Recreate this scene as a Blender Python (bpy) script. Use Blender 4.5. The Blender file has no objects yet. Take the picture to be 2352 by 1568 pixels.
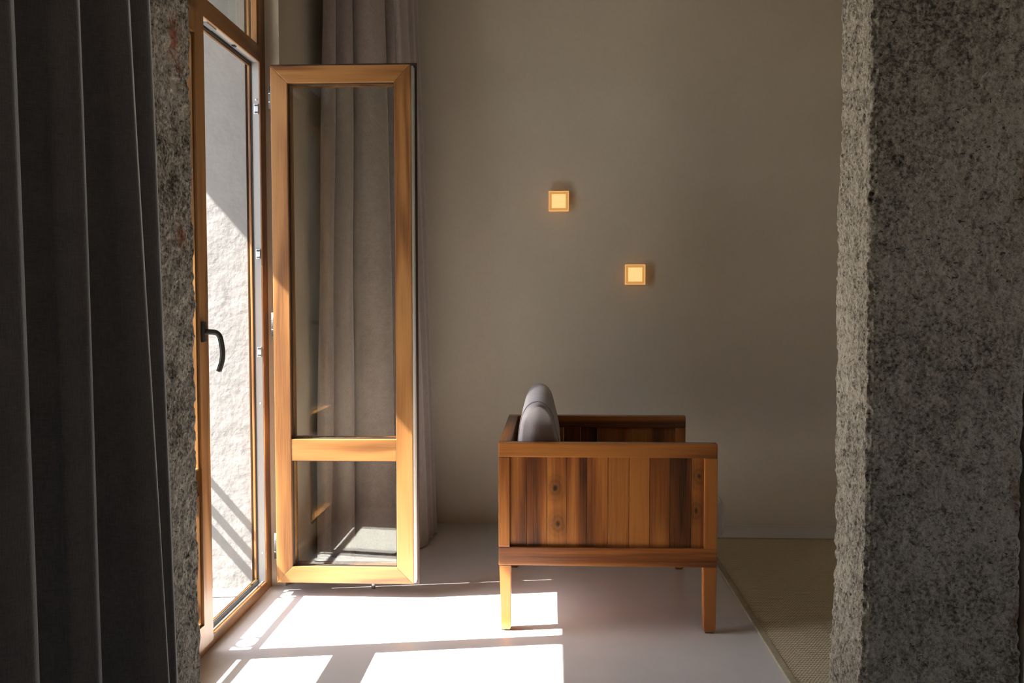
import bpy, bmesh, math, random
import numpy as np
from mathutils import Vector, Matrix

# ------------------------------------------------------------------ camera
scene = bpy.context.scene
FPX = 2050.0                                  # focal length in pixels of a 2352 wide frame
CAM_H = 1.12
psi = math.atan(92 / FPX); phi = math.atan(94 / FPX); roll = math.radians(0.06)
fwd = Vector((-math.sin(psi) * math.cos(phi), math.cos(psi) * math.cos(phi), -math.sin(phi)))
rgt = Vector((math.cos(psi), math.sin(psi), 0)); up = rgt.cross(fwd)
# camera rolled clockwise by a hair
r2 = rgt * math.cos(roll) - up * math.sin(roll)
u2 = up * math.cos(roll) + rgt * math.sin(roll)
cam_d = bpy.data.cameras.new('camera'); cam = bpy.data.objects.new('camera', cam_d)
scene.collection.objects.link(cam)
cam_d.sensor_width = 36.0; cam_d.lens = 36.0 * FPX / 2352; cam_d.clip_start = 0.05; cam_d.clip_end = 500
M = Matrix.Identity(4)
for i in range(3):
    M[i][0] = r2[i]; M[i][1] = u2[i]; M[i][2] = -fwd[i]
M[2][3] = CAM_H
cam.matrix_world = M
scene.camera = cam

# ------------------------------------------------------------------ light
SUN_DIR = Vector((1.0, 0.167, -1.141)).normalized()        # direction the light travels
w = bpy.data.worlds.new('world'); scene.world = w; w.use_nodes = True
wn = w.node_tree.nodes; wl = w.node_tree.links
sky = wn.new('ShaderNodeTexSky'); sky.sky_type = 'NISHITA'; sky.sun_disc = False
sky.sun_elevation = math.asin(-SUN_DIR.z)
sky.sun_rotation = math.atan2(-SUN_DIR.x, -SUN_DIR.y)
sky.altitude = 300; sky.air_density = 1.0; sky.dust_density = 2.0
wl.new(sky.outputs[0], wn['Background'].inputs[0]); wn['Background'].inputs[1].default_value = 0.47
sun_d = bpy.data.lights.new('sun', 'SUN'); sun = bpy.data.objects.new('sun', sun_d)
scene.collection.objects.link(sun)
sun_d.energy = 42.0; sun_d.angle = math.radians(0.4); sun_d.color = (1.0, 0.955, 0.90)
sun.rotation_euler = SUN_DIR.to_track_quat('-Z', 'Y').to_euler(); sun.location = (-6, 0, 8)

vs = scene.view_settings
vs.view_transform = 'Standard'; vs.look = 'None'; vs.gamma = 1.0; vs.use_curve_mapping = False
vs.exposure = 0.9
scene.cycles.max_bounces = 12; scene.cycles.diffuse_bounces = 6; scene.cycles.glossy_bounces = 3
scene.cycles.transparent_max_bounces = 16; scene.cycles.sample_clamp_indirect = 12.0

# ------------------------------------------------------------------ helpers
COL = scene.collection
rng = random.Random(7)


def link(name, me, mat=None, parent=None):
    o = bpy.data.objects.new(name, me); COL.objects.link(o)
    if mat is not None and not me.materials:
        me.materials.append(mat)
    if parent is not None:
        o.parent = parent
    return o


def empty(name, loc=(0, 0, 0), rz=0.0):
    o = bpy.data.objects.new(name, None); COL.objects.link(o)
    o.location = loc; o.rotation_euler = (0, 0, rz); o.empty_display_size = 0.1
    return o


def tag(o, label, cat=None, group=None, kind=None):
    o['label'] = label
    if cat: o['category'] = cat
    if group: o['group'] = group
    if kind: o['kind'] = kind
    return o


def bm_to(name, bm, mat, parent=None, smooth=False):
    bmesh.ops.recalc_face_normals(bm, faces=bm.faces)
    me = bpy.data.meshes.new(name); bm.to_mesh(me); bm.free()
    if smooth:
        for p in me.polygons: p.use_smooth = True
    return link(name, me, mat, parent)


def add_box(bm, x0, x1, y0, y1, z0, z1, bev=0.0, seg=2):
    vs_ = [bm.verts.new((x, y, z)) for x in (x0, x1) for y in (y0, y1) for z in (z0, z1)]
    q = [(0, 1, 3, 2), (4, 6, 7, 5), (0, 4, 5, 1), (2, 3, 7, 6), (0, 2, 6, 4), (1, 5, 7, 3)]
    fs = [bm.faces.new([vs_[i] for i in f]) for f in q]
    if bev > 0:
        es = list({e for f in fs for e in f.edges})
        bmesh.ops.bevel(bm, geom=es, offset=bev, segments=seg, profile=0.7, affect='EDGES')


def box(name, x0, x1, y0, y1, z0, z1, mat, parent=None, bev=0.0, seg=2):
    bm = bmesh.new(); add_box(bm, x0, x1, y0, y1, z0, z1, bev, seg)
    return bm_to(name, bm, mat, parent)


def add_prism_y(bm, poly, y0, y1, bev=0.0):
    a = [bm.verts.new((x, y0, z)) for x, z in poly]; b = [bm.verts.new((x, y1, z)) for x, z in poly]
    n = len(poly)
    fs = [bm.faces.new(a), bm.faces.new(b[::-1])]
    for i in range(n):
        fs.append(bm.faces.new((a[i], b[i], b[(i + 1) % n], a[(i + 1) % n])))
    if bev > 0:
        es = list({e for f in fs for e in f.edges})
        bmesh.ops.bevel(bm, geom=es, offset=bev, segments=2, profile=0.7, affect='EDGES')


def prism_y(name, poly, y0, y1, mat, parent=None, bev=0.0):
    bm = bmesh.new(); add_prism_y(bm, poly, y0, y1, bev)
    return bm_to(name, bm, mat, parent)


def add_ring(bm, x0, x1, z0, z1, wd, y0, y1):
    """a rectangular frame in the xz plane, thickness y0..y1, four mitred bars"""
    o = [(x0, z0), (x1, z0), (x1, z1), (x0, z1)]
    i_ = [(x0 + wd, z0 + wd), (x1 - wd, z0 + wd), (x1 - wd, z1 - wd), (x0 + wd, z1 - wd)]
    V = {}
    for k in range(4):
        for t, pts in (('o', o), ('i', i_)):
            for s, y in ((0, y0), (1, y1)):
                V[t, k, s] = bm.verts.new((pts[k][0], y, pts[k][1]))
    for k in range(4):
        j = (k + 1) % 4
        bm.faces.new((V['o', k, 0], V['o', j, 0], V['i', j, 0], V['i', k, 0]))
        bm.faces.new((V['o', k, 1], V['i', k, 1], V['i', j, 1], V['o', j, 1]))
        bm.faces.new((V['o', k, 0], V['o', k, 1], V['o', j, 1], V['o', j, 0]))
        bm.faces.new((V['i', k, 0], V['i', j, 0], V['i', j, 1], V['i', k, 1]))


def ring(name, x0, x1, z0, z1, wd, y0, y1, mat, parent=None):
    bm = bmesh.new(); add_ring(bm, x0, x1, z0, z1, wd, y0, y1)
    return bm_to(name, bm, mat, parent)


def add_tube(bm, pts, rad, n=10, flat=1.0, up_hint=Vector((0, 0, 1))):
    """tube through points; rad may be a list; flat squashes across one axis"""
    pts = [Vector(p) for p in pts]
    rows = []
    for i, p in enumerate(pts):
        t = (pts[min(i + 1, len(pts) - 1)] - pts[max(i - 1, 0)]).normalized()
        a = up_hint if abs(t.dot(up_hint)) < 0.95 else Vector((0, 1, 0))
        u = t.cross(a).normalized(); v = t.cross(u).normalized()
        r = rad[i] if isinstance(rad, (list, tuple)) else rad
        rows.append([bm.verts.new(p + u * (math.cos(2 * math.pi * k / n) * r) + v * (math.sin(2 * math.pi * k / n) * r * flat)) for k in range(n)])
    for i in range(len(rows) - 1):
        for k in range(n):
            bm.faces.new((rows[i][k], rows[i][(k + 1) % n], rows[i + 1][(k + 1) % n], rows[i + 1][k]))
    bm.faces.new(rows[0][::-1]); bm.faces.new(rows[-1])


def tube(name, pts, rad, mat, parent=None, n=12, flat=1.0, smooth=True, hint=(0, 0, 1)):
    bm = bmesh.new(); add_tube(bm, pts, rad, n, flat, Vector(hint))
    return bm_to(name, bm, mat, parent, smooth)


def catmull(P, per=6):
    P = np.array(P, float); out = []
    for i in range(len(P) - 1):
        p0 = P[max(i - 1, 0)]; p1 = P[i]; p2 = P[i + 1]; p3 = P[min(i + 2, len(P) - 1)]
        for t in np.linspace(0, 1, per, endpoint=False):
            out.append(0.5 * ((2 * p1) + (-p0 + p2) * t + (2 * p0 - 5 * p1 + 4 * p2 - p3) * t * t + (-p0 + 3 * p1 - 3 * p2 + p3) * t ** 3))
    out.append(P[-1]); return np.array(out)


def vnoise(p, seed=0):
    """vectorised 3D value noise in -1..1, p (...,3)"""
    p = np.asarray(p, float); i = np.floor(p).astype(np.int64); f = p - i
    f = f * f * f * (f * (f * 6 - 15) + 10)

    def h(ix, iy, iz):
        n = (ix * 374761393 + iy * 668265263 + iz * 2147483647 + seed * 974634777) & 0xFFFFFFFF
        n = ((n ^ (n >> 13)) * 1274126177) & 0xFFFFFFFF
        n = ((n ^ (n >> 15)) * 2246822519) & 0xFFFFFFFF
        return ((n ^ (n >> 16)) & 0xFFFF) / 32767.5 - 1.0
    r = 0
    for dx in (0, 1):
        for dy in (0, 1):
            for dz in (0, 1):
                wgt = (f[..., 0] if dx else 1 - f[..., 0]) * (f[..., 1] if dy else 1 - f[..., 1]) * (f[..., 2] if dz else 1 - f[..., 2])
                r = r + wgt * h(i[..., 0] + dx, i[..., 1] + dy, i[..., 2] + dz)
    return r


def grid_mesh(name, G, closed_u=False):
    """G (rows, cols, 3) -> mesh"""
    nr, nc, _ = G.shape
    me = bpy.data.meshes.new(name)
    idx = np.arange(nr * nc).reshape(nr, nc)
    if closed_u:
        nx = np.roll(idx, -1, axis=1); q = np.stack([idx[:-1], nx[:-1], nx[1:], idx[1:]], -1).reshape(-1, 4)
    else:
        q = np.stack([idx[:-1, :-1], idx[:-1, 1:], idx[1:, 1:], idx[1:, :-1]], -1).reshape(-1, 4)
    me.vertices.add(nr * nc); me.vertices.foreach_set('co', G.reshape(-1).astype(np.float32))
    me.loops.add(q.size); me.loops.foreach_set('vertex_index', q.reshape(-1).astype(np.int32))
    me.polygons.add(len(q)); me.polygons.foreach_set('loop_start', np.arange(0, q.size, 4, dtype=np.int32))
    me.polygons.foreach_set('use_smooth', np.ones(len(q), dtype=bool))
    me.update(calc_edges=True); me.validate()
    return me


# ------------------------------------------------------------------ materials
class NT:
    def __init__(self, name):
        self.m = bpy.data.materials.new(name); self.m.use_nodes = True
        self.t = self.m.node_tree; self.n = self.t.nodes; self.l = self.t.links
        self.b = self.n['Principled BSDF']; self.out = self.n['Material Output']

    def node(self, typ, **kw):
        nd = self.n.new(typ)
        for k, v in kw.items():
            if k.startswith('i_'):
                nd.inputs[k[2:].replace('_', ' ')].default_value = v
            else:
                setattr(nd, k, v)
        return nd

    def obj(self, scale=(1, 1, 1), rnd=0.0, loc=(0, 0, 0)):
        tc = self.node('ShaderNodeTexCoord'); mp = self.node('ShaderNodeMapping')
        mp.inputs['Scale'].default_value = scale; mp.inputs['Location'].default_value = loc
        src = tc.outputs['Object']
        if rnd:
            oi = self.node('ShaderNodeObjectInfo')
            mu = self.node('ShaderNodeMath', operation='MULTIPLY'); self.l.new(oi.outputs['Random'], mu.inputs[0]); mu.inputs[1].default_value = rnd
            va = self.node('ShaderNodeVectorMath', operation='ADD')
            self.l.new(src, va.inputs[0]); self.l.new(mu.outputs[0], va.inputs[1]); src = va.outputs[0]
        self.l.new(src, mp.inputs[0])
        return mp.outputs[0]

    def noise(self, vec, scale, detail=3, rough=0.55, dist=0.0):
        nd = self.node('ShaderNodeTexNoise')
        nd.inputs['Scale'].default_value = scale; nd.inputs['Detail'].default_value = detail
        nd.inputs['Roughness'].default_value = rough; nd.inputs['Distortion'].default_value = dist
        self.l.new(vec, nd.inputs['Vector']); return nd.outputs['Fac']

    def math(self, op, a, b=None, clamp=False):
        nd = self.node('ShaderNodeMath', operation=op, use_clamp=clamp)
        for i, v in enumerate((a, b)):
            if v is None: continue
            if hasattr(v, 'is_linked') or hasattr(v, 'node'): self.l.new(v, nd.inputs[i])
            else: nd.inputs[i].default_value = v
        return nd.outputs[0]

    def ramp(self, fac, stops, interp='LINEAR'):
        nd = self.node('ShaderNodeValToRGB'); cr = nd.color_ramp; cr.interpolation = interp
        while len(cr.elements) > 1: cr.elements.remove(cr.elements[-1])
        cr.elements[0].position = stops[0][0]; cr.elements[0].color = (*stops[0][1], 1)
        for p, c in stops[1:]:
            e = cr.elements.new(p); e.color = (*c, 1)
        self.l.new(fac, nd.inputs[0]); return nd.outputs[0]

    def mix(self, fac, a, b, blend='MIX'):
        nd = self.node('ShaderNodeMix', data_type='RGBA', blend_type=blend)
        for s, v in ((nd.inputs[0], fac), (nd.inputs[6], a), (nd.inputs[7], b)):
            if hasattr(v, 'node'): self.l.new(v, s)
            elif isinstance(v, (int, float)): s.default_value = v
            else: s.default_value = (*v, 1)
        return nd.outputs[2]

    def bump(self, height, strength=0.3, dist=0.01, chain=None):
        nd = self.node('ShaderNodeBump'); nd.inputs['Strength'].default_value = strength; nd.inputs['Distance'].default_value = dist
        self.l.new(height, nd.inputs['Height'])
        if chain is not None: self.l.new(chain, nd.inputs['Normal'])
        return nd.outputs[0]

    def set(self, color=None, rough=None, normal=None, **kw):
        b = self.b
        if color is not None:
            if hasattr(color, 'node'): self.l.new(color, b.inputs['Base Color'])
            else: b.inputs['Base Color'].default_value = (*color, 1)
        if rough is not None:
            if hasattr(rough, 'node'): self.l.new(rough, b.inputs['Roughness'])
            else: b.inputs['Roughness'].default_value = rough
        if normal is not None: self.l.new(normal, b.inputs['Normal'])
        for k, v in kw.items(): b.inputs[k.replace('_', ' ')].default_value = v
        return self.m


def srgb(r, g, b):
    f = lambda c: (c / 255 / 12.92) if c / 255 <= 0.04045 else ((c / 255 + 0.055) / 1.055) ** 2.4
    return (f(r), f(g), f(b))


def m_plain(name, col, rough=0.5, metal=0.0, spec=0.5):
    t = NT(name); return t.set(col, rough, Metallic=metal, Specular_IOR_Level=spec)


def m_plaster(name, col, var=0.06, bump=0.25, fine=900.0, weave=True):
    t = NT(name); v = t.obj()
    a = t.noise(v, 2.2, 4); b = t.noise(v, 60, 3)
    k = t.math('ADD', t.math('MULTIPLY', a, 0.7), t.math('MULTIPLY', b, 0.3))
    lo = tuple(c * (1 - var) for c in col); hi = tuple(c * (1 + var) for c in col)
    c = t.ramp(k, [(0.3, lo), (0.7, hi)])
    h = t.noise(v, fine, 2)
    if weave:
        vx = t.noise(t.obj((1, 1, 0.06)), 420, 2); vz = t.noise(t.obj((0.06, 0.06, 1)), 420, 2)
        h = t.math('ADD', vx, vz)
    n = t.bump(h, bump, 0.0015)
    n = t.bump(t.noise(v, 9, 3), 0.12, 0.01, n)
    return t.set(c, 0.85, n, Specular_IOR_Level=0.25)


def m_rough_plaster(name, col):
    t = NT(name); v = t.obj()
    c = t.ramp(t.noise(v, 14, 5), [(0.3, tuple(x * 0.9 for x in col)), (0.7, col)])
    n = t.bump(t.noise(v, 60, 4, 0.6), 0.3, 0.004)
    n = t.bump(t.noise(v, 12, 2), 0.25, 0.015, n)
    return t.set(c, 0.9, n, Specular_IOR_Level=0.2)


def m_floor():
    t = NT('microcement'); v = t.obj()
    k = t.math('ADD', t.math('MULTIPLY', t.noise(v, 1.3, 5, 0.6), 0.7), t.math('MULTIPLY', t.noise(v, 9, 4), 0.3))
    c = t.ramp(k, [(0.3, (0.52, 0.50, 0.49)), (0.7, (0.62, 0.60, 0.585))])
    n = t.bump(t.noise(v, 6, 3), 0.05, 0.01)
    return t.set(c, 0.31, n, Specular_IOR_Level=0.45)


def m_granite(name, base, dark, light, stains=()):
    t = NT(name); v = t.obj()
    n1 = t.noise(v, 135, 5, 0.68); n2 = t.noise(v, 34, 3, 0.6); n3 = t.noise(v, 4, 3)
    k = t.math('ADD', t.math('MULTIPLY', n1, 0.55), t.math('ADD', t.math('MULTIPLY', n2, 0.25), t.math('MULTIPLY', n3, 0.2)))
    c = t.ramp(k, [(0.40, dark), (0.48, base), (0.56, light)])
    pit = t.math('MULTIPLY', t.math('SUBTRACT', t.noise(t.obj((1.0, 1.0, 1.6)), 95, 2, 0.5, 0.6), 0.645), 14.0, True)
    c = t.mix(t.math('MULTIPLY', pit, 0.85), c, tuple(x * 0.3 for x in dark))
    for (p, r, col) in stains:
        tc = t.node('ShaderNodeTexCoord'); vm = t.node('ShaderNodeVectorMath', operation='SUBTRACT')
        t.l.new(tc.outputs['Object'], vm.inputs[0]); vm.inputs[1].default_value = p
        vd = t.node('ShaderNodeVectorMath', operation='DIVIDE'); t.l.new(vm.outputs[0], vd.inputs[0]); vd.inputs[1].default_value = r
        ln = t.node('ShaderNodeVectorMath', operation='LENGTH'); t.l.new(vd.outputs[0], ln.inputs[0])
        q = t.math('ADD', t.math('SUBTRACT', 1.0, ln.outputs['Value']), t.math('MULTIPLY', t.math('SUBTRACT', t.noise(v, 75, 4, 0.7), 0.5), 3.2))
        c = t.mix(t.math('MULTIPLY', t.math('MULTIPLY', q, 1.2, True), 0.75), c, col)
    n = t.bump(t.noise(v, 260, 4, 0.7), 0.6, 0.005)
    n = t.bump(t.noise(v, 90, 4, 0.65), 0.7, 0.013, n)
    return t.set(c, 0.88, n, Specular_IOR_Level=0.25)


def m_wood(name, axis, dark, mid, light, ringk=26.0, rough=0.42, coat=0.1, rnd=3.0, tone=False, sc=1.0, bump=0.05):
    """grain runs along axis (0,1,2)"""
    t = NT(name)
    s = [1.0, 1.0, 1.0]; s[axis] = 0.11
    v = t.obj(tuple(x * sc for x in s), rnd)
    n = t.noise(v, 7.0, 2, 0.5, 0.35)
    rings = t.math('ADD', t.math('MULTIPLY', t.math('SINE', t.math('MULTIPLY', n, ringk)), 0.5), 0.5)
    s2 = [1.0, 1.0, 1.0]; s2[axis] = 0.025
    f = t.noise(t.obj(tuple(x * sc for x in s2), rnd), 240, 4, 0.65)
    g = t.noise(v, 3.0, 3)
    k = t.math('ADD', t.math('MULTIPLY', rings, 0.36), t.math('ADD', t.math('MULTIPLY', f, 0.4), t.math('MULTIPLY', g, 0.32)))
    if tone:
        at = t.node('ShaderNodeAttribute', attribute_type='OBJECT', attribute_name='tone')
        k = t.math('ADD', k, at.outputs['Fac'])
    c = t.ramp(k, [(0.29, dark), (0.51, mid), (0.73, light)])
    if tone:                                   # knots at given heights of a board
        tc = t.node('ShaderNodeTexCoord'); sx = t.node('ShaderNodeSeparateXYZ'); t.l.new(tc.outputs['Object'], sx.inputs[0])
        for nm, xo in (('knot', 0.004), ('knot_b', -0.006)):
            at = t.node('ShaderNodeAttribute', attribute_type='OBJECT', attribute_name=nm)
            dz = t.math('MULTIPLY', t.math('SUBTRACT', sx.outputs['Z'], at.outputs['Fac']), 0.75)
            dx = t.math('SUBTRACT', sx.outputs['X'], xo)
            d = t.math('SQRT', t.math('ADD', t.math('MULTIPLY', dz, dz), t.math('MULTIPLY', dx, dx)))
            d = t.math('ADD', d, t.math('MULTIPLY', t.math('SUBTRACT', t.noise(t.obj((1, 1, 0.6), rnd), 55, 3), 0.5), 0.016))
            core = t.math('SUBTRACT', 1.0, t.math('MULTIPLY', d, 120), True)
            halo = t.math('MULTIPLY', t.math('SUBTRACT', 1.0, t.math('MULTIPLY', d, 22), True), 0.75)
            hr = t.math('MULTIPLY', halo, t.math('ADD', 0.8, t.math('MULTIPLY', t.math('SINE', t.math('MULTIPLY', d, 420)), 0.2)))
            c = t.mix(hr, c, tuple(x * 0.55 for x in dark)); c = t.mix(core, c, (0.012, 0.006, 0.003))
    nb = t.bump(f, bump, 0.002)
    return t.set(c, rough, nb, Coat_Weight=coat, Coat_Roughness=0.25, Specular_IOR_Level=0.4)


def m_fabric(name, col, col2, thread=900.0, sheen=0.3, bump=0.35):
    t = NT(name); v = t.obj()
    h = t.noise(t.obj((1, 1, 0.12)), thread, 2); z = t.noise(t.obj((0.15, 0.15, 1)), thread, 2)
    k = t.math('ADD', t.math('MULTIPLY', t.math('ADD', h, z), 0.38), t.math('MULTIPLY', t.noise(v, 25, 3), 0.24))
    c = t.ramp(k, [(0.36, col2), (0.64, col)])
    n = t.bump(t.math('ADD', h, z), bump, 0.0015)
    return t.set(c, 0.9, n, Sheen_Weight=sheen, Sheen_Roughness=0.5, Specular_IOR_Level=0.15)


def m_glass(name, tint=(0.955, 0.97, 0.95), base=0.06):
    t = NT(name); t.n.remove(t.b)
    lw = t.node('ShaderNodeLayerWeight'); lw.inputs['Blend'].default_value = 0.5
    p = t.math('POWER', lw.outputs['Facing'], 5.0)
    fac = t.math('ADD', base, t.math('MULTIPLY', p, 0.9), True)
    tr = t.node('ShaderNodeBsdfTransparent'); tr.inputs[0].default_value = (*tint, 1)
    gl = t.node('ShaderNodeBsdfGlossy'); gl.inputs['Roughness'].default_value = 0.0; gl.inputs['Color'].default_value = (0.95, 0.97, 0.95, 1)
    mx = t.node('ShaderNodeMixShader'); t.l.new(fac, mx.inputs[0]); t.l.new(tr.outputs[0], mx.inputs[1]); t.l.new(gl.outputs[0], mx.inputs[2])
    t.l.new(mx.outputs[0], t.out.inputs[0]); return t.m


def m_rug():
    t = NT('sisal_weave'); v = t.obj()
    sx = t.node('ShaderNodeSeparateXYZ'); t.l.new(v, sx.inputs[0])
    row = t.math('MULTIPLY', sx.outputs['Y'], 2 * math.pi / 0.016)
    ridge = t.math('SINE', row)
    half = t.math('MULTIPLY', t.math('FLOOR', t.math('DIVIDE', sx.outputs['Y'], 0.008)), 0.5 * 2 * math.pi)
    st = t.math('SINE', t.math('ADD', t.math('MULTIPLY', sx.outputs['X'], 2 * math.pi / 0.010), half))
    h = t.math('ADD', t.math('MULTIPLY', ridge, 0.5), t.math('MULTIPLY', st, 0.6))
    nz = t.noise(v, 160, 3)
    k = t.math('ADD', t.math('MULTIPLY', t.math('ADD', h, 1.1), 0.3), t.math('MULTIPLY', nz, 0.4))
    c = t.ramp(k, [(0.15, (0.32, 0.265, 0.165)), (0.55, (0.52, 0.45, 0.31)), (0.9, (0.64, 0.56, 0.41))])
    n = t.bump(h, 0.5, 0.003); n = t.bump(nz, 0.4, 0.003, n)
    return t.set(c, 0.9, n, Specular_IOR_Level=0.15)


M_ = {}
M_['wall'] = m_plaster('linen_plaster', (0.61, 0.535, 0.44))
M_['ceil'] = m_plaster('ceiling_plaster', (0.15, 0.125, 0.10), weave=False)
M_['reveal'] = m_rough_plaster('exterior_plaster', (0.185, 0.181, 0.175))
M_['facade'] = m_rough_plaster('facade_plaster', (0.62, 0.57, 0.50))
M_['floor'] = m_floor()
M_['balcony'] = m_rough_plaster('balcony_stone', (0.22, 0.21, 0.19))
M_['ground'] = m_rough_plaster('street_stone', (0.30, 0.28, 0.25))
M_['granite_r'] = m_granite('granite', (0.40, 0.34, 0.265), (0.13, 0.105, 0.08), (0.60, 0.525, 0.42),
                            [((0.885, 1.70, 1.34), (0.03, 0.03, 0.09), (0.22, 0.10, 0.03)), ((0.885, 1.70, 0.75), (0.03, 0.03, 0.06), (0.20, 0.08, 0.03)),
                             ((0.885, 1.70, 0.52), (0.02, 0.03, 0.05), (0.20, 0.08, 0.03))])
M_['granite_l'] = m_granite('granite_rusty', (0.31, 0.265, 0.215), (0.06, 0.045, 0.036), (0.60, 0.535, 0.45),
                            [((-0.77, 1.812, 1.655), (0.05, 0.034, 0.06), (0.36, 0.06, 0.012)), ((-0.77, 1.822, 1.255), (0.05, 0.030, 0.042), (0.30, 0.07, 0.015)),
                             ((-0.77, 1.84, 1.60), (0.05, 0.018, 0.02), (0.33, 0.05, 0.012))])
OAK = ((0.088, 0.032, 0.0075), (0.188, 0.078, 0.019), (0.265, 0.122, 0.035))
M_['oak_x'] = m_wood('oak_rail', 0, *OAK); M_['oak_y'] = m_wood('oak_crosswise', 1, *OAK); M_['oak_z'] = m_wood('oak_stile', 2, *OAK)
TEAK = ((0.035, 0.009, 0.002), (0.19, 0.055, 0.010), (0.37, 0.130, 0.026))
M_['teak_x'] = m_wood('iroko_rail', 0, *TEAK, ringk=20, rough=0.38, coat=0.25, tone=True, sc=0.8)
M_['teak_y'] = m_wood('iroko_crosswise', 1, *TEAK, ringk=20, rough=0.38, coat=0.25, tone=True, sc=0.8)
M_['teak_z'] = m_wood('iroko_board', 2, *TEAK, ringk=16, rough=0.38, coat=0.25, tone=True, sc=0.8)
M_['white'] = m_plain('white_profile', (0.28, 0.278, 0.272), 0.35)  # white profile, colour toned down against the sun on the jamb
M_['white_shaded_edge'] = m_plain('white_shaded_edge', (0.66, 0.65, 0.60), 0.4)  # same white profile, colour lightened because this leaf edge stands in shade
M_['seal'] = m_plain('rubber_seal', (0.012, 0.010, 0.009), 0.6)
M_['brown_seal'] = m_plain('brown_flange', (0.045, 0.02, 0.010), 0.5)
M_['steel'] = m_plain('steel', (0.55, 0.55, 0.55), 0.32, 1.0)
M_['hinge'] = m_plain('bronze_hinge', (0.035, 0.030, 0.030), 0.5, 0.3)
M_['screw'] = m_plain('screw', (0.04, 0.04, 0.04), 0.5, 0.4)
M_['handle'] = m_plain('dark_handle', (0.045, 0.040, 0.038), 0.32, 0.5)
M_['alu'] = m_plain('aluminium', (0.66, 0.66, 0.66), 0.3, 0.9)
M_['iron'] = m_plain('black_iron', (0.03, 0.03, 0.032), 0.5, 0.5)
M_['glass'] = m_glass('pane_glass')
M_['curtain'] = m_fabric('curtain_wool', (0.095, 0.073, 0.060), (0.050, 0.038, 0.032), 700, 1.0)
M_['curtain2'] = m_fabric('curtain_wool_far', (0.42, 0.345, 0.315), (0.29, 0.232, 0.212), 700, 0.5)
M_['cushion'] = m_fabric('cushion_cloth', (0.52, 0.475, 0.49), (0.39, 0.35, 0.365), 1100, 0.4, 0.2)
M_['rug'] = m_rug()
M_['rug_edge'] = m_fabric('rug_binding', (0.42, 0.36, 0.26), (0.28, 0.24, 0.16), 400, 0.0, 0.5)

# ------------------------------------------------------------------ room
XW = -1.045           # room face of the window wall
XO = -1.60            # outside face
YB = 4.43             # back wall
HC = 3.3
Y0, Y1 = 2.16, 3.42   # door opening
ZT = 2.70             # its top
XR = 2.7; YN = -2.6


def struct(o, label=None):
    o['kind'] = 'structure'
    if label: o['label'] = label
    return o


struct(box('floor', XW - 0.06, XR, YN, YB, -0.12, 0.0, M_['floor']), 'smooth pale grey microcement floor')
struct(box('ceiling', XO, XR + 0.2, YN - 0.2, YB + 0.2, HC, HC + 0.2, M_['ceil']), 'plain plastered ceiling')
struct(box('wall_back', XO, XR + 0.2, YB, YB + 0.2, 0, HC, M_['wall']), 'taupe plastered back wall with the two lamps')
bm = bmesh.new()
WY0, WY1, WZ1 = -0.8, 0.0, 2.1  # unseen opening, added to give pillar fronts and near curtain soft daylight
for (a, b, c, d) in ((YN, WY0, 0, HC), (WY0, WY1, WZ1, HC), (WY1, YB, 0, HC)):
    add_box(bm, XR, XR + 0.2, a, b, c, d)
struct(bm_to('wall_right', bm, M_['wall']), 'taupe side wall away from the balcony door')
struct(box('wall_rear', XO, XR + 0.2, YN - 0.2, YN, 0, HC, M_['wall']), 'taupe wall of the near room')
# window wall: opening for the door only
bm = bmesh.new()
for (a, b, c, d) in ((YN, Y0, 0, HC), (Y0, Y1, ZT, HC), (Y1, YB, 0, HC)):
    add_box(bm, XW - 0.12, XW, a, b, c, d)
wl_ = struct(bm_to('wall_left', bm, M_['wall']), 'taupe plastered wall with the balcony door')
bm = bmesh.new()
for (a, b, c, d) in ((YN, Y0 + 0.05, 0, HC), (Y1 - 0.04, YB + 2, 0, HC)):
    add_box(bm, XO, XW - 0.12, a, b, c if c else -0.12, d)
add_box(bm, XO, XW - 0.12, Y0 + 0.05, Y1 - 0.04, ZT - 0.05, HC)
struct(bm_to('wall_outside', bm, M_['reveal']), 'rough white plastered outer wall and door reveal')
struct(box('trim_1', XO, XW - 0.06, Y0, Y1, -0.12, 0.0, M_['balcony']), 'stone sill outside the balcony door')
struct(box('baseboard_back', XW, XR, YB - 0.006, YB, 0, 0.012, M_['wall']), 'thin plaster skirting lip along the back wall')
# balcony, upper balcony slab (throws the straight shade line), street
struct(box('balcony_floor', -2.1, XO, -0.5, 5.0, -0.2, -0.02, M_['balcony']), 'stone balcony floor outside')
struct(box('balcony_ceiling', -2.6, XO, -0.5, 5.0, 2.99, 3.15, M_['facade']), 'slab of the balcony above')
struct(box('ground', -60, 60, -60, 60, -4.3, -4.0, M_['ground']), 'street level outside')

# partition with granite jambs
PY1, PY2 = 1.70, 1.90
struct(box('wall_front_left', XW, XW + 0.01, PY1, PY2, 0, HC, M_['wall']), 'plaster sliver beside the left granite jamb')
struct(box('wall_front_right', 0.897, XR, PY1 + 0.01, PY2 - 0.01, 0, HC, M_['wall']), 'partition wall beside the right granite jamb')
struct(box('wall_front_top', XW, XR, PY1 + 0.01, PY2 - 0.01, 2.5, HC, M_['wall']), 'partition wall above the stone opening')


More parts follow.
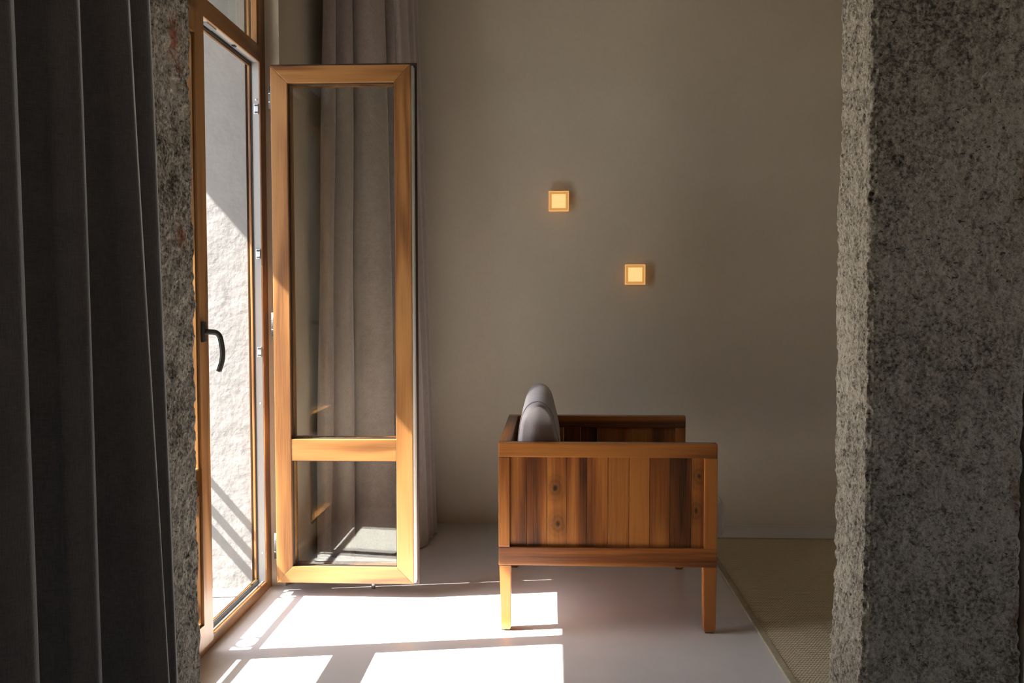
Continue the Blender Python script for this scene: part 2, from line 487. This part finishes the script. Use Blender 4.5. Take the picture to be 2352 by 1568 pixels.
def granite(name, x0, x1, y0, y1, mat, inner, seed, label, ztop=2.5):
    """rough dressed granite upright; inner = +1 if the passage face looks to +x"""
    r = 0.012
    def seg(a, b, n): return [tuple(np.array(a) + (np.array(b) - np.array(a)) * t) for t in np.linspace(0, 1, n, endpoint=False)]
    fine_side, fine_front = 60, 84
    L, R_ = x0, x1
    cf = 12
    pts = []
    # counter-clockwise from front-left
    nl, nr = (cf, fine_side) if inner > 0 else (fine_side, cf)
    pts += seg((L + r, y0), (R_ - r, y0), fine_front); pts += seg((R_ - r, y0), (R_, y0 + r), 4)
    pts += seg((R_, y0 + r), (R_, y1 - r), nr); pts += seg((R_, y1 - r), (R_ - r, y1), 4)
    pts += seg((R_ - r, y1), (L + r, y1), 30); pts += seg((L + r, y1), (L, y1 - r), 4)
    pts += seg((L, y1 - r), (L, y0 + r), nl); pts += seg((L, y0 + r), (L + r, y0), 4)
    P = np.array(pts); n = len(P)
    T = np.roll(P, -2, 0) - np.roll(P, 2, 0); N = np.stack([T[:, 1], -T[:, 0]], 1); N /= np.linalg.norm(N, axis=1, keepdims=True)
    zs = np.concatenate([np.linspace(0, 0.4, 40, endpoint=False), np.linspace(0.4, 1.85, 430, endpoint=False), np.linspace(1.85, ztop, 60)])
    G = np.zeros((len(zs), n, 3)); G[:, :, 0] = P[None, :, 0]; G[:, :, 1] = P[None, :, 1]; G[:, :, 2] = zs[:, None]
    q = G.copy()
    d = 0.0065 * vnoise(q * np.array([5, 5, 3.3]), seed) + 0.0020 * vnoise(q * 26, seed + 1) + 0.0020 * vnoise(q * 65, seed + 2) + 0.0024 * vnoise(q * 140, seed + 3)
    pit = vnoise(q * 55, seed + 5); d -= 0.006 * np.clip(pit - 0.55, 0, 1)
    # the outer (hidden) side stays inside its bay
    G[:, :, 0] += N[None, :, 0] * d; G[:, :, 1] += N[None, :, 1] * d
    G[0, :, 2] = 0; 
    me = grid_mesh(name, G, True)
    bm = bmesh.new(); bm.from_mesh(me); bm.verts.ensure_lookup_table()
    bm.faces.new([bm.verts[i] for i in range(n)][::-1]); k0 = (len(zs) - 1) * n
    bm.faces.new([bm.verts[k0 + i] for i in range(n)])
    bm.to_mesh(me); bm.free()
    o = link(name, me, mat); tag(o, label, 'pillar', 'granite jambs of the opening')
    return o


granite('stone_pillar', 0.592, 0.888, PY1, PY2, M_['granite_r'], -1, 11, 'pitted grey granite pillar beside the rug with a pale window-lit edge')
granite('stone_pillar', -1.03, -0.768, PY1, PY2, M_['granite_l'], 1, 23, 'dark granite pillar with rust-red stains between the curtain and the door')

# ------------------------------------------------------------------ balcony door frame
d1 = struct(empty('door_1', (0, 0, 0)), 'oak-coloured balcony door frame with white rebate and fanlight')
FX0, FX1 = -1.147, -1.10


def jamb(ya, yb, sgn):
    """sgn=+1: the clear opening lies towards -y (far jamb)"""
    e = 0.015 * sgn
    lo, hi = sorted((ya, yb))
    box('jamb', FX1 - 0.006, FX1, lo, hi, 0.0, ZT, M_['oak_z'], d1, 0.0015)
    if sgn > 0:
        box('outer_jamb', FX0, -1.138, lo - 0.006, hi, 0.0, ZT, M_['oak_z'], d1, 0.002)
        box('jamb_seal', -1.138, -1.133, lo - 0.003, hi, 0.0, ZT, M_['seal'], d1)
    else:
        box('outer_jamb', FX0, -1.138, lo, hi + 0.006, 0.0, ZT, M_['oak_z'], d1, 0.002)
        box('jamb_seal', -1.138, -1.133, lo, hi + 0.003, 0.0, ZT, M_['seal'], d1)
    box('jamb_liner', -1.133, FX1 - 0.006, lo, hi, 0.0, ZT, M_['white'], d1)


JF, JN = 3.36, 2.22
jamb(JF, Y1, 1); jamb(Y0, JN, -1)
# threshold
box('threshold', FX1 - 0.008, FX1 + 0.001, JN, JF, 0.0, 0.036, M_['oak_y'], d1, 0.002)
box('threshold_track', -1.133, FX1 - 0.008, JN, JF, 0.0, 0.030, M_['alu'], d1, 0.003)
box('threshold_lip', -1.118, -1.113, JN, JF, 0.030, 0.038, M_['alu'], d1, 0.001)
box('threshold_seal', -1.138, -1.133, JN, JF, 0.0, 0.044, M_['seal'], d1)
box('outer_threshold', FX0, -1.138, JN, JF, 0.0, 0.046, M_['oak_y'], d1, 0.002)
# transom rail
box('transom_rail', FX1 - 0.006, FX1 + 0.001, JN, JF, 2.016, 2.074, M_['oak_y'], d1, 0.0015)
box('transom_liner', -1.133, FX1 - 0.006, JN, JF, 2.018, 2.074, M_['white'], d1)
box('transom_seal', -1.138, -1.133, JN, JF, 2.008, 2.074, M_['seal'], d1)
box('outer_transom', FX0, -1.138, JN, JF, 2.003, 2.074, M_['oak_y'], d1, 0.002)
box('transom_latch', -1.130, -1.110, 2.87, 2.95, 2.013, 2.018, M_['steel'], d1, 0.001)
box('transom_catch', -1.126, -1.114, 3.13, 3.15, 2.014, 2.018, M_['screw'], d1, 0.001)
# head + fanlight
box('head_rail', FX0, FX1, JN, JF, ZT - 0.06, ZT, M_['oak_y'], d1, 0.002)
for (a, b) in ((2.074, 2.078),):
    pass
fan = box('fanlight_bead', -1.128, -1.106, JN, JF, 2.074, 2.084, M_['oak_y'], d1, 0.002)
box('fanlight_bead', -1.128, -1.106, JF - 0.012, JF, 2.084, ZT - 0.06, M_['oak_z'], d1, 0.002)
box('fanlight_pane', -1.143, -1.128, JN, JF, 2.074, ZT - 0.06, M_['glass'], d1)
# strike plates and screws on the far jamb rebate
for z0, z1 in ((1.824, 1.862), (1.279, 1.316), (0.906, 0.944)):
    p = box('strike_plate', -1.124, -1.108, JF - 0.004, JF, z0, z1, M_['steel'], d1, 0.001)
    for zz in (z0 + 0.006, z1 - 0.006):
        box('strike_screw', -1.122, -1.110, JF - 0.006, JF - 0.0035, zz - 0.0028, zz + 0.0028, M_['screw'], p, 0.0008)
for z in (1.878, 0.728, 0.147):
    tube('cover_cap', [(-1.116, JF - 0.002, z), (-1.116, JF, z)], 0.004, m_plain('cap', (0.5, 0.5, 0.5), 0.5) if z == 1.878 else bpy.data.materials['cap'], d1)


# ------------------------------------------------------------------ door leaves
LW = 0.522; LZ0, LZ1 = 0.053, 1.986


def leaf(name, loc, rz, label):
    t = empty(name, loc, rz); tag(t, label, 'door', 'glazed balcony door leaves')
    s = 0.062; D = 0.055
    a, b, c, d = 0.0, LW, LZ0, LZ1
    m1, m2 = 0.518, 0.600
    bv = 0.0022
    prism_y('stile', [(a, c), (a + s, c + s), (a + s, d - s), (a, d)], 0, D, M_['oak_z'], t, bv)
    prism_y('stile', [(b, c), (b, d), (b - s, d - s), (b - s, c + s)], 0, D, M_['oak_z'], t, bv)
    prism_y('top_rail', [(a, d), (a + s, d - s), (b - s, d - s), (b, d)], 0, D, M_['oak_x'], t, bv)
    prism_y('bottom_rail', [(a, c), (b, c), (b - s, c + s), (a + s, c + s)], 0, D, M_['oak_x'], t, bv)
    prism_y('middle_rail', [(a + s, m1), (b - s, m1), (b - s, m2), (a + s, m2)], 0.001, D, M_['oak_x'], t, bv)
    # room-side flange with its dark seal, white core showing on the edges
    for xa, xb in ((b - 0.003, b + 0.0075),):
        box('edge_profile', xa, xb, 0.012, 0.049, c + 0.002, d - 0.002, M_['white_shaded_edge'], t, 0.001)
    ring('edge_seal', a - 0.009, b + 0.009, c - 0.006, d + 0.006, 0.007, 0.049, 0.0525, M_['seal'], t)
    fl = 0.0135
    ring('flange', a - fl, b + fl, c - fl, d + fl + 0.0035, s + fl - 0.004, D, 0.070, M_['oak_z'], t)
    ring('flange_edge', a - fl - 0.0015, b + fl + 0.0015, c - fl - 0.0015, d + fl + 0.005, fl + 0.002, D - 0.0025, 0.062, M_['brown_seal'], t)
    for (z0, z1) in ((c + s, m1), (m2, d - s)):
        box('pane', a + s - 0.004, b - s + 0.004, 0.020, 0.040, z0 - 0.004, z1 + 0.004, M_['glass'], t)
        ring('glazing_seal', a + s - 0.001, b - s + 0.001, z0 - 0.001, z1 + 0.001, 0.005, 0.014, 0.020, M_['seal'], t)
        # room-side glazing bead
        bm = bmesh.new(); add_ring(bm, a + s - 0.001, b - s + 0.001, z0 - 0.001, z1 + 0.001, 0.0055, 0.040, 0.062)
        bm_to('glazing_bead', bm, M_['oak_z'], t)
    return t


open_leaf = leaf('french_door_leaf', (-1.042, 3.297, 0), 0.0, 'open oak-framed glazed door leaf standing square into the room before the curtain')
for z in (1.711, 1.35, 0.735, 0.358):
    box('locking_pin', LW + 0.0015, LW + 0.0075, 0.022, 0.034, z - 0.006, z + 0.006, M_['steel'], open_leaf, 0.0015)
    box('pin_slot', LW + 0.002, LW + 0.0032, 0.018, 0.038, z - 0.016, z - 0.006, M_['screw'], open_leaf)
for z0, z1 in ((1.842, 1.926), (0.984, 1.075), (0.127, 0.225)):
    h = tube('hinge', [(-0.020, 0.066, z0), (-0.020, 0.066, z1)], 0.0085, M_['hinge'], open_leaf, 14)
    box('hinge_plate', -0.018, -0.004, 0.050, 0.054, z0 + 0.02, z1 - 0.02, M_['hinge'], h, 0.001)
    for zz in (z0 + 0.026, z1 - 0.026):
        tube('hinge_joint', [(-0.020, 0.066, zz - 0.0012), (-0.020, 0.066, zz + 0.0012)], 0.0092, M_['steel'], h, 14)

shut_leaf = leaf('french_door_leaf', (-1.15, 2.748, 0), -math.pi / 2, 'shut oak-framed door leaf with the dark lever handle, beside the rusty granite')
# lever handle, in leaf coordinates (local y points into the room)
hx, hz = 0.036, 1.024
hd = box('handle_plate', hx - 0.0135, hx + 0.0135, 0.070, 0.081, hz - 0.032, hz + 0.032, M_['handle'], shut_leaf, 0.004, 3)
hd['label'] = 'dark metal handle backplate'
lev = catmull([(hx, 0.078, hz + 0.0), (hx, 0.098, hz + 0.0), (hx, 0.115, hz - 0.003), (hx, 0.1255, hz - 0.016), (hx, 0.131, hz - 0.045), (hx, 0.1325, hz - 0.07), (hx, 0.129, hz - 0.095), (hx, 0.120, hz - 0.122)], 5)
lv = tube('lever', [tuple(p) for p in lev], [0.0085] * 10 + [0.0082] * (len(lev) - 10), M_['handle'], shut_leaf, 12, hint=(1, 0, 0))
lv['label'] = 'curved dark lever pointing down'
for z0, z1 in ((1.842, 1.926), (0.984, 1.075), (0.127, 0.225)):
    tube('hinge', [(LW + 0.020, 0.066, z0), (LW + 0.020, 0.066, z1)], 0.0085, M_['hinge'], shut_leaf, 12)
# meeting-stile cover on the shut leaf
box('astragal', -0.014, 0.004, 0.052, 0.056, LZ0, LZ1, M_['white'], shut_leaf)

# floor door stop behind the open leaf
ds = empty('door_stop', (-0.695, 3.405, 0)); tag(ds, 'small pale floor door stop behind the open glazed leaf', 'door stop')
tube('post', [(0, 0, 0), (0, 0, 0.028)], 0.008, M_['alu'], ds)
tube('rubber_cap', [(0, 0, 0.028), (0, 0, 0.034)], 0.0095, M_['white'], ds)

# ------------------------------------------------------------------ railing outside
rail = empty('balcony_railing', (-1.85, 2.7, -0.02)); tag(rail, 'iron balcony railing with rings outside the glazed door', 'railing')
ZR = 1.0405
box('top_rail', -0.008, 0.008, -3.0, 2.2, ZR - 0.013, ZR + 0.013, M_['iron'], rail, 0.003)
box('second_rail', -0.006, 0.006, -3.0, 2.2, ZR - 0.126, ZR - 0.092, M_['iron'], rail)
box('third_rail', -0.01, 0.01, -3.0, 2.2, ZR - 0.205, ZR - 0.175, M_['iron'], rail)
box('bottom_rail', -0.01, 0.01, -3.0, 2.2, 0.10, 0.125, M_['iron'], rail)
for k in range(-6, 5):
    y = k * 0.475
    bm = bmesh.new()
    pts = [(0, y + 0.044 * math.cos(a), ZR - 0.048 + 0.044 * math.sin(a)) for a in np.linspace(0, 2 * math.pi, 25)]
    add_tube(bm, pts, 0.0065, 8, up_hint=Vector((1, 0, 0)))
    bm_to('ring', bm, M_['iron'], rail, True)
    box('baluster', -0.007, 0.007, y - 0.007, y + 0.007, 0.0, ZR - 0.09, M_['iron'], rail)

# ------------------------------------------------------------------ wall lamps
def m_emit(name, col, strength):
    t = NT(name); t.set((0.25, 0.16, 0.08), 0.5, Emission_Strength=strength); t.b.inputs['Emission Color'].default_value = (*col, 1); return t.m


M_['lamp_core'] = m_emit('lamp_diffuser', (1.0, 0.585, 0.235), 0.56)
M_['lamp_edge'] = m_emit('lamp_glass_rim', (1.0, 0.56, 0.20), 0.42)
t = NT('lamp_glass'); t.set((0.45, 0.30, 0.14), 0.25, Specular_IOR_Level=0.5)
t.b.inputs['Emission Color'].default_value = (1.0, 0.44, 0.10, 1); t.b.inputs['Emission Strength'].default_value = 0.24
M_['lamp_glass'] = t.m
M_['lamp_mount'] = m_plain('lamp_mount', (0.25, 0.2, 0.14), 0.5)


def wall_lamp(x, z, label):
    o = empty('wall_lamp', (x, YB, z)); tag(o, label, 'lamp', 'glass wall lamps')
    S = 0.0485
    box('mount', -0.03, 0.03, -0.012, 0, -0.03, 0.03, M_['lamp_mount'], o, 0.003)
    # thick square glass dish: back plate and four bevelled sides
    g = box('glass_block', -S, S, -0.034, -0.012, -S, S, M_['lamp_glass'], o, 0.004, 3)
    bm = bmesh.new(); add_ring(bm, -S, S, -S, S, 0.0145, -0.046, -0.034)
    bm_to('glass_frame', bm, M_['lamp_glass'], o)
    ring('glass_rim', -S - 0.0005, S + 0.0005, -S - 0.0005, S + 0.0005, 0.0035, -0.0475, -0.045, M_['lamp_edge'], g)
    box('diffuser', -0.034, 0.034, -0.040, -0.034, -0.034, 0.034, M_['lamp_core'], o, 0.003)
    ld = bpy.data.lights.new('bulb', 'POINT'); ld.energy = 0.02; ld.color = (1.0, 0.55, 0.2); ld.shadow_soft_size = 0.03
    lo = bpy.data.objects.new('bulb', ld); COL.objects.link(lo); lo.parent = o; lo.location = (0, -0.075, 0)
    return o


wall_lamp(0.032, 1.604, 'glowing square glass wall lamp, upper left of the pair')
wall_lamp(0.405, 1.246, 'glowing square glass wall lamp, lower right of the pair, above the armchair')

# ------------------------------------------------------------------ curtains
def curtain(name, top_pts, bot_pts, z0, z1, mat, label, group, amp=0.004, seed=3, rows=70, per=7, bend=1.0, thick=0.0015):
    A = catmull(top_pts, per); B = catmull(bot_pts, per)
    zs = np.linspace(z0, z1, rows); G = np.zeros((rows, len(A), 3))
    for i, z in enumerate(zs):
        k = ((z - z0) / (z1 - z0)); k = k ** bend
        p = B + (A - B) * k; G[i, :, :2] = p; G[i, :, 2] = z
    u = np.arange(len(A))[None, :].repeat(rows, 0)
    q = np.stack([u * 0.09, np.zeros_like(u, float), G[:, :, 2] * 1.6], -1)
    G[:, :, 0] += amp * vnoise(q, seed); G[:, :, 1] += amp * vnoise(q, seed + 9)
    me = grid_mesh(name, G); o = link(name, me, mat)
    so = o.modifiers.new('thickness', 'SOLIDIFY'); so.thickness = thick; so.offset = 0
    tag(o, label, 'curtain', group)
    return o


def near_section(ridges, xv):
    """pleats hanging along y, crests towards +x: list of (x, y) crests"""
    P = []
    for i, (x, y) in enumerate(ridges):
        g = (y - ridges[i - 1][1]) if i else 0.12
        g2 = (ridges[i + 1][1] - y) if i + 1 < len(ridges) else 0.10
        d = x - xv
        P += [(xv, y - 0.55 * g), (xv + 0.30 * d, y - 0.45 * g), (xv + 0.74 * d, y - 0.24 * g), (x - 0.016, y - 0.026), (x - 0.003, y - 0.008), (x, y + 0.004), (x - 0.012, y + 0.022), (xv + 0.55 * d, y + 0.24 * g2), (xv + 0.15 * d, y + 0.38 * g2)]
    P += [(xv - 0.02, ridges[-1][1] + 0.06)]
    return P


R_top = [(-0.556, 0.62), (-0.556, 0.74), (-0.556, 0.87), (-0.556, 1.00), (-0.607, 1.15), (-0.597, 1.25)]
R_bot = [(-0.520, 0.62), (-0.520, 0.74), (-0.519, 0.87), (-0.520, 1.00), (-0.490, 1.15), (-0.534, 1.25)]
curtain('curtain', near_section(R_top, -0.70), near_section(R_bot, -0.64), 0.02, 2.95, M_['curtain'],
        'dark brown wool curtain in the foreground, hanging before the rusty granite', 'brown wool curtains', amp=0.002, seed=5, bend=1.0, per=8)


def far_section(p0, p1, folds, depth):
    """folds: list of (fraction, offset towards the camera side)"""
    p0 = np.array(p0); p1 = np.array(p1); d = p1 - p0; n = np.array([d[1], -d[0]]); n /= np.linalg.norm(n)
    return [tuple(p0 + d * f + n * o * depth) for f, o in folds]


FOLD = [(0.00, -0.5), (-0.012, 0.1), (0.02, 0.55), (0.07, 0.35), (0.10, -0.25), (0.145, 0.5), (0.20, 0.75), (0.245, 0.2), (0.25, -0.5), (0.28, 0.3), (0.35, 0.95), (0.46, 1.1), (0.545, 0.75),
        (0.555, -0.1), (0.56, -0.7), (0.60, 0.0), (0.66, 0.45), (0.70, 0.1), (0.70, -0.6)]
FOLD = [(f / 0.70, o) for f, o in FOLD]
# the last width hangs back along the side wall, its face turned away from the door
TAIL_T = [(-0.715, 3.965), (-0.690, 3.955), (-0.672, 3.985), (-0.664, 4.04), (-0.672, 4.09), (-0.655, 4.14), (-0.662, 4.20), (-0.650, 4.25), (-0.668, 4.31)]
TAIL_B = [(-0.625, 3.965), (-0.598, 3.955), (-0.578, 3.985), (-0.570, 4.04), (-0.580, 4.09), (-0.558, 4.14), (-0.566, 4.19), (-0.551, 4.24), (-0.570, 4.31)]
curtain('curtain', far_section((-0.945, 3.81), (-0.715, 4.00), FOLD, 0.06) + TAIL_T, far_section((-1.00, 3.755), (-0.635, 4.00), FOLD, 0.07) + TAIL_B, 0.005, 2.98, M_['curtain2'],
        'grey-brown curtain bunched in the far corner behind the open glass leaf', 'brown wool curtains', amp=0.004, seed=15, rows=60)

# ------------------------------------------------------------------ rug
rug = box("rug", 0.70, 2.5, 2.15, 4.166, 0.0, 0.010, M_['rug'], None, 0.003)
tag(rug, 'flat woven sandy sisal rug on the floor beside the armchair', 'rug')
for (a, b, c, d) in ((0.692, 0.716, 2.142, 4.174), (2.484, 2.508, 2.142, 4.174), (0.716, 2.484, 2.142, 2.166), (0.716, 2.484, 4.150, 4.174)):
    box('binding', a, b, c, d, 0.0, 0.0125, M_['rug_edge'], rug, 0.004)

# ------------------------------------------------------------------ armchair
ch = empty('armchair', (0.186, 3.357, 0)); tag(ch, 'low iroko-wood armchair with plank sides and grey cushions', 'armchair')
CX, CY = 0.186, 3.357
cx0, cx1 = -0.180 - CX, 0.552 - CX
yn, yf = 2.978 - CY, 3.736 - CY
HT = 0.642
TH = 0.042


def part(name, x0, x1, y0, y1, z0, z1, mat, tone=0.0, bev=0.003, parent=None):
    o = box(name, x0, x1, y0, y1, z0, z1, mat, parent or ch, bev)
    o['tone'] = tone; o['knot'] = -9.0; o['knot_b'] = -9.0
    return o


def leg(x0, x1, y0, y1, ztop, tx, ty, tone):
    bm = bmesh.new()
    v = []
    for z, k in ((0.004, 1.0), (0.018, 1.0), (ztop, 0.0)):
        ch_ = 0.003 if z < 0.01 else 0.0
        xa = x0 + (tx[0] * k) + ch_; xb = x1 - (tx[1] * k) - ch_
        ya = y0 + (ty[0] * k) + ch_; yb = y1 - (ty[1] * k) - ch_
        v.append([bm.verts.new(p) for p in ((xa, ya, z), (xb, ya, z), (xb, yb, z), (xa, yb, z))])
    for a, b in ((v[0], v[1]), (v[1], v[2])):
        for i in range(4): bm.faces.new((a[i], a[(i + 1) % 4], b[(i + 1) % 4], b[i]))
    bm.faces.new(v[0][::-1]); bm.faces.new(v[2])
    bmesh.ops.bevel(bm, geom=[e for e in bm.edges], offset=0.002, segments=2, affect='EDGES')
    o = bm_to('leg', bm, M_['teak_z'], ch); o['tone'] = tone; o['knot'] = -9.0; o['knot_b'] = -9.0
    f = box('foot_pad', (x0 + x1) / 2 - 0.013, (x0 + x1) / 2 + 0.013, (y0 + y1) / 2 - 0.013, (y0 + y1) / 2 + 0.013, 0.0, 0.006, M_['seal'], o)
    return o


EDGE = [-0.142, -0.0846, -0.016, 0.0496, 0.118, 0.189, 0.260, 0.329, 0.397, 0.467, 0.513]
TONE = [-0.04, -0.01, 0.05, 0.0, -0.01, -0.06, 0.05, 0.06, -0.05, -0.01]
for side, y0, y1, face in (('near', yn, yn + TH, 1), ('far', yf - TH, yf, -1)):
    zt = 0.594
    part('arm_rail', cx0, cx1, y0, y1, zt, HT, M_['teak_x'], 0.03 if face > 0 else -0.03, 0.004)
    part('side_rail', cx0, cx1, y0, y1, 0.226, 0.289, M_['teak_x'], 0.10 if face > 0 else 0.0, 0.003)
    part('post', cx0, cx0 + 0.038, y0, y1, 0.289, zt, M_['teak_z'], 0.18, 0.003)
    part('post', cx1 - 0.043, cx1, y0, y1, 0.289, zt, M_['teak_z'], 0.18, 0.003)
    leg(cx0 + 0.003, cx0 + 0.042, y0, y1, 0.226, (0.006, 0.0), (0.0, 0.0), 0.20)
    leg(cx1 - 0.044, cx1, y0, y1, 0.226, (0.003, 0.002), (0.0, 0.0), 0.18)
    for i in range(10):
        a, b = EDGE[i] - CX + 0.0004, EDGE[i + 1] - CX - 0.0004
        rec = 0.013 + rng.uniform(-0.0007, 0.0007)
        wd = b - a
        ya, yb = (y0 + rec, y0 + rec + 0.018) if face > 0 else (y1 - rec - 0.018, y1 - rec)
        bm = bmesh.new(); add_box(bm, -wd / 2, wd / 2, ya, yb, 0.287, 0.596, 0.0016)
        o = bm_to('board', bm, M_['teak_z'], ch); o.location = ((a + b) / 2, 0, 0)
        o['tone'] = TONE[i] if face > 0 else TONE[9 - i] - 0.05
        o['knot'] = -9.0; o['knot_b'] = -9.0
        if face > 0 and i == 2: o['knot'] = 0.366; o['knot_b'] = 0.488
        if face > 0 and i == 9: o['knot'] = 0.531; o['knot_b'] = 0.415
# back: top rail, bottom rail and boards across
part('back_rail', cx0, cx0 + 0.040, yn + TH, yf - TH, 0.596, HT, M_['teak_y'], -0.02, 0.003)
part('back_rail', cx0, cx0 + 0.040, yn + TH, yf - TH, 0.226, 0.289, M_['teak_y'], 0.0, 0.003)
nb = 10; sp = (yf - yn - 2 * TH) / nb
for i in range(nb):
    bm = bmesh.new(); add_box(bm, cx0 + 0.012, cx0 + 0.030, -sp / 2 + 0.0001, sp / 2 - 0.0001, 0.287, 0.598, 0.0016)
    o = bm_to('board', bm, M_['teak_z'], ch); o.location = (0, yn + TH + sp * (i + 0.5), 0)
    o['tone'] = rng.uniform(-0.12, 0.1); o['knot'] = -9.0; o['knot_b'] = -9.0
# seat frame: front rail and slats
part('front_rail', cx1 - 0.040, cx1 - 0.004, yn + TH, yf - TH, 0.226, 0.286, M_['teak_y'], 0.0, 0.003)
for i in range(8):
    x = cx0 + 0.06 + i * 0.078
    part('seat_slat', x, x + 0.05, yn + TH, yf - TH, 0.272, 0.288, M_['teak_y'], rng.uniform(-0.1, 0.1), 0.002)


def cushion(name, size, loc, rot, round_=0.35, power=5.0, puff=0.012, seed=1, n=26):
    """soft box with rounded edges, welt seam piped round both faces"""
    sx, sy, sz = size
    bm = bmesh.new()
    bmesh.ops.create_cube(bm, size=2.0)
    bmesh.ops.subdivide_edges(bm, edges=bm.edges[:], cuts=n, use_grid_fill=True)
    co = np.array([v.co[:] for v in bm.verts])
    # superellipsoid
    nrm = (np.abs(co) ** power).sum(1) ** (1 / power)
    sp_ = co / nrm[:, None]
    p = sp_ * (np.array(size) / 2)
    d = puff * vnoise(p * 9, seed) + 0.25 * puff * vnoise(p * 30, seed + 1)
    nn = p / (np.linalg.norm(p, axis=1, keepdims=True) + 1e-9)
    p = p + nn * d[:, None]
    for v, c in zip(bm.verts, p): v.co = c
    o = bm_to(name, bm, M_['cushion'], ch, True); o.location = loc; o.rotation_euler = rot
    return o


cushion('seat_cushion', (0.735, yf - yn - 2 * TH - 0.010, 0.148), (cx0 + 0.040 + 0.3675 + 0.012, 0, 0.289 + 0.073), (0, 0, 0), power=7, puff=0.004, seed=4)

# back cushion: soft upright with a rounded crown, profile in x-z swept along y
prof = catmull([(-0.068, 0.0), (-0.070, 0.10), (-0.068, 0.22), (-0.060, 0.31), (-0.050, 0.352), (-0.030, 0.385), (0.0, 0.398), (0.028, 0.386), (0.046, 0.355), (0.056, 0.31), (0.072, 0.22), (0.084, 0.10), (0.086, 0.0)], 5)
ylen = yf - yn - 2 * TH - 0.012
ns = 60; rows_ = []
for j in range(ns + 1):
    tt = -1 + 2 * j / ns
    y = tt * ylen / 2
    e = max(0.0, (abs(tt) - 0.93) / 0.07)
    kx = 1 - 0.22 * e ** 3; kz = 0.905 * (1 - 0.055 * abs(tt) ** 3) * (1 - 0.03 * e ** 3)
    P = np.zeros((len(prof), 3)); P[:, 0] = prof[:, 0] * kx; P[:, 1] = y; P[:, 2] = prof[:, 1] * kz
    P[:, 0] += 0.004 * vnoise(P * 11, 31); P[:, 2] += 0.004 * vnoise(P * np.array([6, 9, 9]), 32)
    rows_.append(P)
G = np.stack(rows_)
me = grid_mesh('back_cushion', G)
bm = bmesh.new(); bm.from_mesh(me); bm.verts.ensure_lookup_table()
bmesh.ops.holes_fill(bm, edges=[e for e in bm.edges if e.is_boundary], sides=0)
bmesh.ops.recalc_face_normals(bm, faces=bm.faces); bm.to_mesh(me); bm.free()
bc = link('back_cushion', me, M_['cushion'], ch); bc.location = (-0.048 - CX, 0, 0.432)
# piped seams round both end panels
for j in (2, ns - 2):
    pts = [tuple(p * np.array([1.012, 1, 1.006])) for p in G[j][8:-8]]
    tube('piping', pts, 0.002, M_['cushion'], bc, 8)
